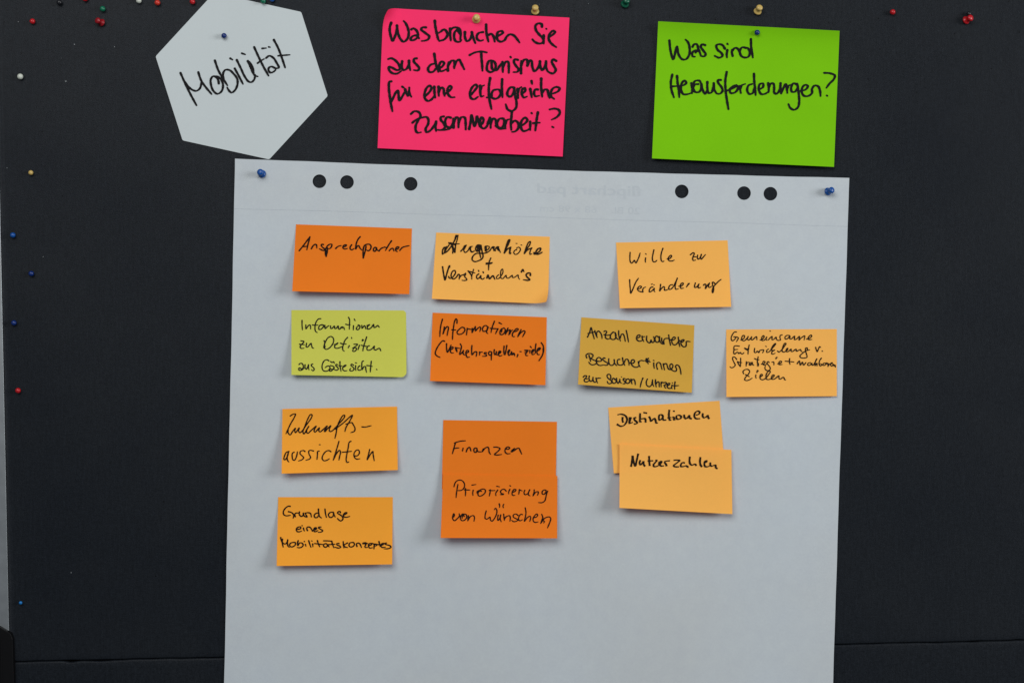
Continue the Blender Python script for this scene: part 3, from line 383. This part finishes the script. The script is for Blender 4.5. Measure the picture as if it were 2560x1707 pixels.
class Note:
    """a sheet given by its four corners in the picture; lifts are metres off what it sticks to"""
    def __init__(s, tl, tr, br, bl, base=0.0, lift=(0.006, 0.006), top=(0, 0), power=1.8, on_sheet=True, curls=(), wave=0.0, under=None, tpow=3.0):
        s.base, s.lift, s.top, s.power, s.on_sheet, s.curls, s.wave, s.under, s.tpow = base, lift, top, power, on_sheet, curls, wave, under, tpow
        s.px = [tl, tr, br, bl]
        s.c = []
        for (u, v), (a, b) in zip(s.px, ((0, 0), (1, 0), (1, 1), (0, 1))):
            x, z = P(u, v)
            h = s.h(a, b, x, z)
            s.c.append(P(u, v, h))
    def h(s, a, b, x, z):
        r = s.base + (s.lift[0] * (1 - a) + s.lift[1] * a) * b ** s.power + (s.top[0] * (1 - a) + s.top[1] * a) * (1 - b) ** s.tpow
        r += s.wave * sin(a * 7 + s.px[0][0]) * (0.3 + b) * 0.5
        if s.on_sheet: r += sheet_h(x, z)
        return r
    def at(s, a, b, extra=0.0):
        (u0, v0), (u1, v1), (u2, v2), (u3, v3) = s.px
        u = (u0 * (1 - a) + u1 * a) * (1 - b) + (u3 * (1 - a) + u2 * a) * b
        v = (v0 * (1 - a) + v1 * a) * (1 - b) + (v3 * (1 - a) + v2 * a) * b
        x, z = P(u, v)
        h = s.h(a, b, x, z)
        x, z = P(u, v, h); h += extra
        for ci, L, R, spread in s.curls:
            cxz = s.c[ci]; mx = sum(p[0] for p in s.c) / 4; mz = sum(p[1] for p in s.c) / 4
            dx, dz = (mx - cxz[0]), (mz - cxz[1])
            dx = math.copysign(spread, dx); dz = math.copysign(1.0, dz)
            q = sqrt(dx * dx + dz * dz); dx /= q; dz /= q
            d = L - ((x - cxz[0]) * dx + (z - cxz[1]) * dz)
            if d > 0:
                t = d / R
                sh = d - R * sin(t)
                x += dx * sh; z += dz * sh; h += R * (1 - cos(t))
        return (x, -h, z)
    def inv(s, u, v):
        """picture place -> (a, b) inside the quad"""
        (x0, y0), (x1, y1), (x2, y2), (x3, y3) = s.px
        a, b = 0.5, 0.5
        for _ in range(12):
            fx = (x0 * (1 - a) + x1 * a) * (1 - b) + (x3 * (1 - a) + x2 * a) * b - u
            fy = (y0 * (1 - a) + y1 * a) * (1 - b) + (y3 * (1 - a) + y2 * a) * b - v
            ja = (x1 - x0) * (1 - b) + (x2 - x3) * b; jb = (x3 - x0) * (1 - a) + (x2 - x1) * a
            ka = (y1 - y0) * (1 - b) + (y2 - y3) * b; kb = (y3 - y0) * (1 - a) + (y2 - y1) * a
            det = ja * kb - jb * ka
            a -= (fx * kb - jb * fy) / det; b -= (ja * fy - ka * fx) / det
        return a, b
    def build(s, name, mat, nx=44, ny=28, clip=(), back=None):
        """clip: (corner index, size a, size b) snips a small corner off"""
        vs = []; fs = []
        for j in range(ny + 1):
            for i in range(nx + 1):
                a, b = i / nx, j / ny
                for ci, ca, cb in clip:
                    # slide the points next to the corner onto the snipped edge
                    aa = a if ci in (0, 3) else 1 - a; bb = b if ci in (0, 1) else 1 - b
                    k = aa / ca + bb / cb
                    if k < 1:
                        if k < 1e-6: aa, bb = ca / 2, cb / 2
                        else: aa, bb = aa + ca * (1 - k) / 2, bb + cb * (1 - k) / 2
                        a = aa if ci in (0, 3) else 1 - aa; b = bb if ci in (0, 1) else 1 - bb
                vs.append(s.at(a, b))
        for j in range(ny):
            for i in range(nx):
                q = j * (nx + 1) + i
                fs.append((q, q + nx + 1, q + nx + 2, q + 1))
        base = Vector(s.at(0.5, 0.0))
        vs = [tuple(Vector(v) - base) for v in vs]
        T = 0.00014; n0 = len(vs); top = len(fs)
        vs += [(x, y + T, z) for x, y, z in vs]
        fs += [tuple(n0 + q for q in reversed(f)) for f in fs[:top]]
        rim = [i for i in range(nx + 1)] + [j * (nx + 1) + nx for j in range(1, ny + 1)] + [ny * (nx + 1) + i for i in range(nx - 1, -1, -1)] + [j * (nx + 1) for j in range(ny - 1, 0, -1)]
        m0 = len(vs)
        vs += [vs[i] for i in rim] + [vs[n0 + i] for i in rim]
        k = len(rim)
        fs += [(m0 + i, m0 + (i + 1) % k, m0 + k + (i + 1) % k, m0 + k + i) for i in range(k)]
        o = mesh_obj(name, vs, fs, mat, None, True)
        if back:
            o.data.materials.append(back)
            for p in o.data.polygons[top:]: p.material_index = 1
        o.location = base
        s.obj = o; s.origin = base
        return o

def catmull(pts, step):
    if len(pts) == 1: pts = [pts[0], (pts[0][0] + 0.4, pts[0][1])]
    if len(pts) == 2:
        p = [pts[0]]; n = max(2, int(math.dist(*pts) / step))
        return [(pts[0][0] + (pts[1][0] - pts[0][0]) * k / n, pts[0][1] + (pts[1][1] - pts[0][1]) * k / n) for k in range(n + 1)]
    P_ = [(2 * pts[0][0] - pts[1][0], 2 * pts[0][1] - pts[1][1])] + list(pts) + [(2 * pts[-1][0] - pts[-2][0], 2 * pts[-1][1] - pts[-2][1])]
    out = []
    for i in range(1, len(P_) - 2):
        p0, p1, p2, p3 = P_[i - 1], P_[i], P_[i + 1], P_[i + 2]
        def tj(t, a, b): return t + max(1e-4, math.dist(a, b)) ** 0.5
        t0 = 0; t1 = tj(t0, p0, p1); t2 = tj(t1, p1, p2); t3 = tj(t2, p2, p3)
        n = max(2, int(math.dist(p1, p2) / step))
        for k in range(n):
            t = t1 + (t2 - t1) * k / n
            r = []
            for d in (0, 1):
                A1 = (t1 - t) / (t1 - t0) * p0[d] + (t - t0) / (t1 - t0) * p1[d]
                A2 = (t2 - t) / (t2 - t1) * p1[d] + (t - t1) / (t2 - t1) * p2[d]
                A3 = (t3 - t) / (t3 - t2) * p2[d] + (t - t2) / (t3 - t2) * p3[d]
                B1 = (t2 - t) / (t2 - t0) * A1 + (t - t0) / (t2 - t0) * A2
                B2 = (t3 - t) / (t3 - t1) * A2 + (t - t1) / (t3 - t1) * A3
                r.append((t2 - t) / (t2 - t1) * B1 + (t - t1) / (t2 - t1) * B2)
            out.append(tuple(r))
    out.append(pts[-1]); return out

def ink(note, key, mat, mode=None):
    ox, oy, s, w, chisel, words = INK[key]; w *= 1.06 if s < 5 else 1.11
    rr = random.Random(len(key) * 7 + 3)
    k = 0
    for wname, data in words.items():
        vs = []; fs = []
        for st in data.split('|'):
            pts = [tuple(float(c) for c in p.split(',')) for p in st.split()]
            pts = [(ox + x / s, oy + y / s) for x, y in pts]
            cur = catmull(pts, 1.1)
            wid = w / s; n = len(cur)
            if mode == 'brush': wid *= rr.uniform(0.75, 1.2)
            ph1, ph2 = rr.uniform(0, 6), rr.uniform(0, 6)
            k = (k + 1) % 9
            L = []; Rr = []
            tot = sum(math.dist(cur[i], cur[i + 1]) for i in range(n - 1))
            acc = 0
            lastn = None
            for i, (u, v) in enumerate(cur):
                a = cur[max(0, i - 1)]; b = cur[min(n - 1, i + 1)]
                dx, dy = b[0] - a[0], b[1] - a[1]; q = math.hypot(dx, dy) or 1e-6
                nx_, ny_ = -dy / q, dx / q
                if i: acc += math.dist(cur[i - 1], cur[i])
                f = 1 + 0.07 * sin(acc * 0.45 + ph1) + 0.05 * sin(acc * 1.3 + ph2)
                if chisel:   # broad nib held at a slant
                    ang = math.atan2(dy, dx); f *= 0.58 + 0.60 * abs(sin(ang + 0.35))
                else:
                    tail = min(1.0, (tot - acc) / max(1e-3, wid * 1.8))
                    f *= 0.74 + 0.26 * tail
                    if s < 5: f *= 0.70 + 0.34 * abs(sin(math.atan2(dy, dx) + 0.25))
                    else: f *= 0.86 + 0.18 * abs(sin(math.atan2(dy, dx) + 0.2))
                    f *= 1.0 + 0.10 * max(0, 1 - acc / (wid * 1.2))
                hw = wid * f / 2
                L.append((u + nx_ * hw, v + ny_ * hw)); Rr.append((u - nx_ * hw, v - ny_ * hw))
            def add(u, v, e):
                a_, b_ = note.inv(u, v)
                p = Vector(note.at(a_, b_, e)) - note.origin
                vs.append(tuple(p)); return len(vs) - 1
            ids = []
            for i in range(n):
                e = 0.00022 + 0.000018 * k + 0.00010 * i / n
                ids.append((add(*L[i], e), add(*cur[i], e), add(*Rr[i], e)))
            for i in range(n - 1):
                l0, c0, r0 = ids[i]; l1, c1, r1 = ids[i + 1]
                fs.append((l0, c0, c1, l1)); fs.append((c0, r0, r1, c1))
            if not chisel:   # round ends
                for end in (0, -1):
                    c = cur[end]; l = L[end]; r_ = math.dist(l, c)
                    e = 0.00022 + 0.000018 * k + (0.0001 if end else 0)
                    a0 = math.atan2(l[1] - c[1], l[0] - c[0])
                    sgn = 1 if end == 0 else -1
                    fan = [ids[end][0]]
                    for t in range(1, 6):
                        a = a0 + sgn * pi * t / 6
                        fan.append(add(c[0] + r_ * cos(a), c[1] + r_ * sin(a), e))
                    fan.append(ids[end][2])
                    cc = ids[end][1]
                    for t in range(6):
                        fs.append((cc, fan[t], fan[t + 1]))
        o = mesh_obj('handwriting', vs, fs, mat, note.obj)

# ---------------------------------------------------------------- grey hexagon
hexpx = [(389, 141.6), (535.2, -17), (753, 30.6), (819.3, 240.3), (672.9, 399), (456.5, 351.5)]
hx = [P(u, v, 0.0008) for u, v in hexpx]
class Flat:
    pass
hexn = Note((380, -30), (830, -30), (830, 410), (380, 410), 0.0008, (0.0006, 0.0004), (0, 0), 1.5, False)
pts = []
for i in range(6):
    a, b = Vector(hexpx[i]), Vector(hexpx[(i + 1) % 6])
    p_, c_ = Vector(hexpx[i - 1]), a
    # slightly blunted corners
    d0 = (p_ - a).normalized(); d1 = (b - a).normalized()
    pts += [a + d0 * 3.0, a + (d0 + d1) * 0.9, a + d1 * 3.0]
n_ = len(pts)
origin = Vector(hexn.at(0.5, 0.5)); hexn.origin = origin
vs = []
for p in pts: vs.append(tuple(Vector(hexn.at(*hexn.inv(p.x, p.y))) - origin))
cen = Vector((604, 191))
rings = 6
allv = []; fs = []
for r_ in range(rings):
    k = 1 - r_ / rings
    for p in pts:
        q = cen + (p - cen) * k
        allv.append(tuple(Vector(hexn.at(*hexn.inv(q.x, q.y))) - origin))
allv.append(tuple(Vector(hexn.at(*hexn.inv(cen.x, cen.y))) - origin))
for r_ in range(rings - 1):
    for i in range(n_):
        a = r_ * n_ + i; b = r_ * n_ + (i + 1) % n_
        fs.append((b, a, a + n_, b + n_))
for i in range(n_): fs.append(((rings - 1) * n_ + (i + 1) % n_, (rings - 1) * n_ + i, rings * n_))
ho = mesh_obj('hexagonal_card', allv, fs, M['hex'], None, False); ho.location = origin
md = ho.modifiers.new('thickness', 'SOLIDIFY'); md.thickness = 0.0006; md.offset = -1 
tag(ho, 'pale grey hexagonal card with one large handwritten word, pinned top left', 'card')
hexn.obj = ho
ink(hexn, 'hexagon', M['ink'])

# ---------------------------------------------------------------- flipchart sheet
SC = [(587.5, 397), (2123.6, 445), (2052, 2620), (542.5, 2575)]
def on_sheet(u, v, extra=0.0):
    x, z = P(u, v, 0.0016)
    return Vector((x, -sheet_h(x, z) - extra, z))
def sheet_edge(t, side):  # hand-cut raggedness of a few tenths of a millimetre
    return 0.22 * sin(t * 37 + side) + 0.16 * sin(t * 91 + side * 2)
outline = []
NE = (60, 80, 60, 80)
for e in range(4):
    a, b = Vector(SC[e]), Vector(SC[(e + 1) % 4])
    nrm = Vector((-(b - a).y, (b - a).x)).normalized()
    for k in range(NE[e]):
        t = k / NE[e]
        outline.append(a.lerp(b, t) + nrm * ((sheet_edge(t, e) + (3.7 * sin(pi * t) if e == 0 else 0)) if 0 < t < 1 else 0))
HOLES = [(798.7, 453.7), (867.5, 455.7), (1026.7, 460), (1704.3, 479), (1860.2, 483), (1926.3, 484.5)]
HR = 17.1
pts2 = [(p.x, p.y) for p in outline]; nO = len(pts2)
edges = [(i, (i + 1) % nO) for i in range(nO)]
hole_rng = []
for (u, v) in HOLES:
    n0 = len(pts2)
    for q in range(40): pts2.append((u + HR * cos(2 * pi * q / 40), v + HR * sin(2 * pi * q / 40)))
    edges += [(n0 + q, n0 + (q + 1) % 40) for q in range(40)]
rg = random.Random(9)
for i in range(1, 40):
    for j in range(1, 56):
        u = 545 + i * 40 + rg.uniform(-2, 2); v = 400 + j * 40 + rg.uniform(-2, 2)
        tl = (v - 397) / 2200
        if not (587.5 - 45 * tl + 12 < u < 2123.6 - 72 * tl - 12): continue
        if v < 397 + (u - 587) * 0.0312 + 18 or v > 2575 + (u - 542) * 0.0298 - 14: continue
        if any((u - a) ** 2 + (v - b) ** 2 < (HR + 6) ** 2 for a, b in HOLES): continue
        pts2.append((u, v))
res = geometry.delaunay_2d_cdt([Vector(p) for p in pts2], edges, [], 0, 1e-5)
V2, F2 = res[0], res[2]
fs = []
sheet_origin = on_sheet(1355, 421)
for f in F2:
    cu = sum(V2[i].x for i in f) / len(f); cv = sum(V2[i].y for i in f) / len(f)
    if any((cu - a) ** 2 + (cv - b) ** 2 < (HR * 0.9) ** 2 for a, b in HOLES): continue
    if any(all((V2[i].x - a) ** 2 + (V2[i].y - b) ** 2 < (HR + 0.05) ** 2 for i in f) for a, b in HOLES): continue
    # keep what is inside the outline
    ins = False; j = nO - 1
    for i in range(nO):
        yi, yj = pts2[i][1], pts2[j][1]
        if (yi > cv) != (yj > cv) and cu < (pts2[j][0] - pts2[i][0]) * (cv - yi) / (yj - yi) + pts2[i][0]: ins = not ins
        j = i
    if not ins: continue
    a, b, c = (V2[i] for i in f[:3])
    area2 = (b.x - a.x) * (c.y - a.y) - (b.y - a.y) * (c.x - a.x)
    fs.append(tuple(f) if area2 < 0 else tuple(reversed(f)))
vs = [tuple(on_sheet(p.x, p.y) - sheet_origin) for p in V2]
so = mesh_obj('flipchart_sheet', vs, fs, M['sheet'], None, False); so.location = sheet_origin
md = so.modifiers.new('thickness', 'SOLIDIFY'); md.thickness = 0.00015; md.offset = -1
tag(so, 'large white flipchart sheet with six punched holes, carrying all the small sticky notes', 'paper sheet')
# perforation line
vs = []; fs = []
for k in range(154):
    u = 586 + k * (2120 - 586) / 154.0
    v = 521.7 + (u - 587) * 0.02890 + 0.5 * sin(u * 0.013)
    for (du, dv) in ((0, -0.45), (0, 0.45), (9.4, 0.45), (9.4, -0.45)):
        vs.append(tuple(on_sheet(u + du, v + dv, 0.00008) - sheet_origin))
    q = 4 * k; fs.append((q, q + 1, q + 2, q + 3))
mesh_obj('perforation', vs, fs, M['perf'], so)
# print on the back, showing through mirrored
def ghost(txt, u_right, u_left, v, size_px, up=0.00008):
    c = bpy.data.curves.new('t', 'FONT'); c.body = txt; c.size = 1.0
    to = bpy.data.objects.new('t', c); COL.objects.link(to)
    bpy.context.view_layer.update()
    me = bpy.data.meshes.new_from_object(to)
    bpy.data.objects.remove(to)
    xs = [p.co.x for p in me.vertices]; x0, x1 = min(xs), max(xs)
    for p in me.vertices:
        t = (p.co.x - x0) / (x1 - x0)
        u = u_right + (u_left - u_right) * t
        vv = v + (u - 1470) * 0.0300 - p.co.y * size_px
        p.co = on_sheet(u, vv, up) - sheet_origin
    me.materials.clear(); me.materials.append(M['ghost'])
    o = bpy.data.objects.new('print_showing_through', me); link(o, so)
ghost('flipchart pad', 1602, 1343, 486, 36)
ghost('flipchart pad', 1603.6, 1344.6, 486.3, 36, 0.0001)
ghost('20 Bl.    68 x 98 cm', 1600, 1350, 532, 24)

# ---------------------------------------------------------------- notes
def sticky(name, note, mat, key, inkm, label, cat, group=None, clip=(), mode=None, **kw):
    o = note.build(name, M[mat], clip=clip, back=M.get(mat + '_back'), **kw)
    tag(o, label, cat, group)
    if key: ink(note, key, M[inkm], mode)
    return o
G1 = 'large bright notes pinned above the flipchart sheet'
G2 = 'small sticky notes on the flipchart sheet'
sticky('large_note', Note((958.5, 20.5), (1423.6, 45), (1406.7, 391.8), (944, 370.7), 0.0012, (0.003, 0.003), (0.001, 0.003), 1.5, False,
       curls=((0, 0.020, 0.012, 1.15),)), 'pink', 'pink', 'ink',
       'neon pink note with four lines of thick black handwriting and a curled top left corner', 'note', G1, nx=110, ny=90)
sticky('large_note', Note((1645.5, 54), (2099, 77.7), (2085, 417.6), (1630, 396.3), 0.0012, (0.006, 0.006), (0.008, 0.009), 1.6, False, tpow=9.0), 'green', 'green', 'ink',
       'neon green note with two lines of black handwriting ending in a question mark', 'note', G1)
b0 = 0.0003
sticky('sticky_note', Note((740, 561), (1030, 571.5), (1023.2, 735.5), (730.5, 728), b0, (0.013, 0.009)), 'orange', 'partner', 'ink_o',
       'deep orange sticky note with one long word across it, leftmost of the top row', 'sticky note', G2)
sticky('sticky_note', Note((1090.5, 581.5), (1374.5, 592), (1370.5, 760), (1079.5, 747), b0, (0.010, 0.005), curls=((2, 0.018, 0.017, 1.0),)), 'peach', 'augen', 'ink_b',
       'light orange sticky note with smeared brush lettering, plus sign and curled bottom corner', 'sticky note', G2, mode='brush')
sticky('sticky_note', Note((1540, 606.5), (1819, 601), (1828, 767), (1549.5, 770.5), b0, (0.012, 0.006)), 'peach', 'wille', 'ink_o',
       'light orange sticky note with two widely spaced lines of writing, right in top row', 'sticky note', G2)
sticky('sticky_note', Note((728.5, 775), (1015, 776), (1016.3, 942.8), (728.5, 937), b0, (0.009, 0.005)), 'lime', 'defizit', 'ink',
       'yellow green sticky note with three lines of writing and bent right corners', 'sticky note', G2, clip=((2, 0.030, 0.05), (1, 0.018, 0.03)))
sticky('sticky_note', Note((1081.5, 781.5), (1367, 793), (1363.5, 962.5), (1075, 952), b0, (0.011, 0.007)), 'orange', 'verkehr', 'ink_o',
       'deep orange sticky note whose second line is in brackets, in the middle of the sheet', 'sticky note', G2)
sticky('sticky_note', Note((1453.5, 793), (1736, 813), (1729.5, 981.5), (1445, 961), b0, (0.014, 0.005)), 'ochre', 'anzahl', 'ink',
       'ochre yellow sticky note tilted clockwise, with three lines of rounded writing and an asterisk', 'sticky note', G2)
sticky('sticky_note', Note((1815.5, 823.5), (2092, 822.5), (2092, 990), (1816, 992), b0, (0.009, 0.003)), 'peach', 'gemein', 'ink_b',
       "light orange sticky note with four small lines of writing, at the sheet's right edge", 'sticky note', G2)
sticky('sticky_note', Note((706, 1022), (992.5, 1016), (994.5, 1174.5), (704, 1183.5), b0, (0.012, 0.008), (0.001, 0.001), wave=0.001), 'amber', 'zukunft', 'ink_o',
       'warm orange sticky note with a hyphen after the first word, upper one at bottom left', 'sticky note', G2)
sticky('sticky_note', Note((695.5, 1242), (982, 1242), (980.5, 1410), (691.5, 1414), b0, (0.012, 0.010)), 'amber', 'grundlage', 'ink_o',
       'warm orange sticky note with three lines of round writing, lowest note at the left', 'sticky note', G2)
fin = Note((1108, 1049.5), (1392.5, 1054), (1389, 1226), (1104.5, 1223), b0, (0.0035, 0.0035), power=1.5)
sticky('sticky_note', fin, 'orange', 'finanzen', 'ink_o',
       'deep orange sticky note with a single word, partly covered by the orange note below it', 'sticky note', G2)
sticky('sticky_note', Note((1108, 1184), (1393.5, 1189), (1393, 1345), (1101.5, 1344), b0 + 0.0036, (0.014, 0.009)), 'orange', 'prior', 'ink_o',
       'deep orange sticky note with two lines of writing, overlapping the foot of another orange note', 'sticky note', G2)
sticky('sticky_note', Note((1520.5, 1018.5), (1799, 1001.5), (1811.5, 1169), (1534.5, 1182.5), b0, (0.005, 0.003), power=1.5), 'peach', 'dest', 'ink_b',
       'light orange sticky note tilted anticlockwise with one broad-nib word, partly covered from below', 'sticky note', G2)
sticky('sticky_note', Note((1549, 1109), (1828.5, 1124), (1831, 1284.5), (1548.5, 1269), b0 + 0.0040, (0.012, 0.006)), 'peach', 'nutzer', 'ink_b',
       'light orange sticky note with one broad-nib word, overlapping the tilted note above it', 'sticky note', G2)

# ---------------------------------------------------------------- pins
def lathe(name, prof, mat, parent, seg=24):
    vs = []; fs = []
    for r, z in prof:
        for q in range(seg): vs.append((r * cos(2 * pi * q / seg), r * sin(2 * pi * q / seg), z))
    for j in range(len(prof) - 1):
        for q in range(seg):
            a = j * seg + q; b = j * seg + (q + 1) % seg
            fs.append((a, b, b + seg, a + seg))
    fs.append(tuple(reversed(range(seg)))); fs.append(tuple((len(prof) - 1) * seg + q for q in range(seg)))
    return mesh_obj(name, vs, fs, mat, parent, True)
mm = 0.001
NEEDLE = [(0.15 * mm, -6 * mm), (0.5 * mm, -4 * mm), (0.55 * mm, 1.6 * mm)]
def ball_profile(r, zc):
    return [(max(0.05 * mm, r * sin(pi * k / 14)), zc - r * cos(pi * k / 14)) for k in range(15)]
def push_profile(k):
    p = [(0.6, 0.9), (3.4, 1.0), (4.2, 1.35), (4.5, 2.0), (4.35, 2.7), (3.8, 3.3), (3.1, 3.9), (2.85, 4.8), (2.8, 5.9), (2.95, 6.8), (3.3, 7.5), (3.6, 8.2), (3.65, 8.9), (3.45, 9.7), (2.8, 10.4), (1.7, 10.85), (0.1, 11.0)]
    return [(r * mm * k, z * mm * k) for r, z in p]
protos = {}
def pin(kind, colour, u, v, h, du, dv, label, size=1.0, surf=0.0):
    """u, v: picture place of the head (ball) or collar (push pin); du, dv: how far the tip of the head leans, in pixels"""
    lean = Vector((du * S, 0, -dv * S))
    ln = 0.0085 if kind == 'push' else 0.0034
    axis = Vector((lean.x, -ln, lean.z)).normalized()
    x, z = P(u, v, surf + h)
    # the needle enters the board behind the head
    basep = Vector((x, 0, z)) - axis * (h / -axis.y) + Vector((0, 0, 0))
    basep = Vector((x - lean.x * h / ln, -surf, z - lean.z * h / ln))
    name = 'push_pin' if kind == 'push' else 'ball_pin'
    root = empty(name, basep)
    root.rotation_euler = axis.to_track_quat('Z', 'Y').to_euler()
    key = (kind, colour, size)
    if key not in protos:
        if kind == 'push': hd = lathe('head', push_profile(size), M['pin_' + colour], root)
        else: hd = lathe('head', ball_profile(3.0 * mm * size, 3.4 * mm), M['pin_' + colour], root)
        nd = lathe('needle', NEEDLE, M['needle'], root, 8)
        protos[key] = (hd, nd)
    else:
        for o in protos[key]:
            c = o.copy(); COL.objects.link(c); c.parent = root
    tag(root, label, 'pin', 'push pins on the board' if kind == 'push' else 'round-headed pins on the board')
    return root
SH = 0.0018
B = 'ball'
pin(B, 'black', 148.5, 7, .0034, 0, 1, 'black round pin near the top edge, above the red one at far left')
pin(B, 'red', 212.5, -2.5, .0034, 0, 1, 'red round pin cut by the top edge, between the black and the white one')
pin(B, 'white', 347, 2.5, .0034, 0, -1, 'white round pin at the top edge')
pin(B, 'orange red', 393.5, 7.5, .0034, 0, 0, 'orange red round pin just right of the white one at the top edge', 1.03)
pin(B, 'green', 256.5, 23, .0034, 0, 0, 'green round pin above the red push pin at top left', 1.03)
pin(B, 'red', 81, 54, .0034, 0, 0, 'red round pin at far top left, alone on the felt')
pin('push', 'dark red', 253.5, 57, .0020, -10, -4, 'dark red push pin leaning left, at top left below the green pin', 0.94)
pin(B, 'red', 481, 5, .0034, 0, 0, 'red round pin beside the upper left edge of the grey hexagon')
pin(B, 'green', 658, 3.5, .0034, 0, 0, 'green round pin on the upper edge of the grey hexagon', surf=0.001)
pin(B, 'blue', 680, -1.5, .0034, 0, 0, 'blue round pin cut by the top edge, right of the green one')
pin(B, 'dark blue', 560, 90, .0034, 0, 0, 'dark blue round pin through the grey hexagon', surf=0.0012)
pin('push', 'yellow', 1190.5, 49, .0020, 1.5, -2, 'yellow push pin through the top of the pink note', surf=0.0015, size=1.02)
pin('push', 'yellow', 1338, 29, .0020, 0, -9, 'yellow push pin in the felt just above the pink note')
pin('push', 'dark green', 1562, 11, .0020, 5, -8, 'dark green push pin at the top edge, between the pink and the green note', 1.03)
pin('push', 'yellow', 1894, 29, .0020, 4, -9, 'yellow push pin in the felt above the green note')
pin(B, 'dark blue', 1893, 82, .0034, 0, 0, 'dark blue round pin through the green note', surf=0.0052, size=1.0)
pin(B, 'red', 2231.6, 31, .0034, 0, 0, 'red round pin alone on the felt right of the green note')
pin('push', 'red', 2415.5, 51, .0020, 10.5, -4, 'red push pin leaning right, at top right with a black pin behind it')
pin(B, 'black', 2422, 35, .0034, 0, 0, 'black round pin tucked behind the leaning red push pin', 0.85)
pin(B, 'white', 50.5, 192, .0034, 0, 0, 'white round pin on the felt near the left frame', 1.08)
pin(B, 'yellow', 77, 432, .0034, 0, 0, 'small yellow round pin on the felt at the left', 0.88)
pin(B, 'blue', 32, 588, .0034, 0, 0, 'brighter blue round pin, highest of the three by the left frame')
pin(B, 'dark blue', 78, 684, .0034, 1, 0, 'dark blue round pin farthest from the left frame, middle of the three there')
pin(B, 'dark blue', 34.5, 807, .0034, 1, 0, 'dark blue round pin, lowest of the three by the left frame')
pin(B, 'red', 45, 976, .0034, 0, 0, 'red round pin by the left frame, below the blue ones')
pin(B, 'bright blue', 51.5, 1506, .0034, 0, 0, 'tiny bright blue round pin at the bottom left', 0.64)
pin('push', 'blue', 655, 435, .0020, -2.5, -3.5, 'blue push pin at the top left corner of the flipchart sheet', surf=SH)
pin('push', 'blue', 2070, 479, .0020, 9.5, -3, 'blue push pin leaning right, at the top right corner of the flipchart sheet', surf=SH, size=0.98)
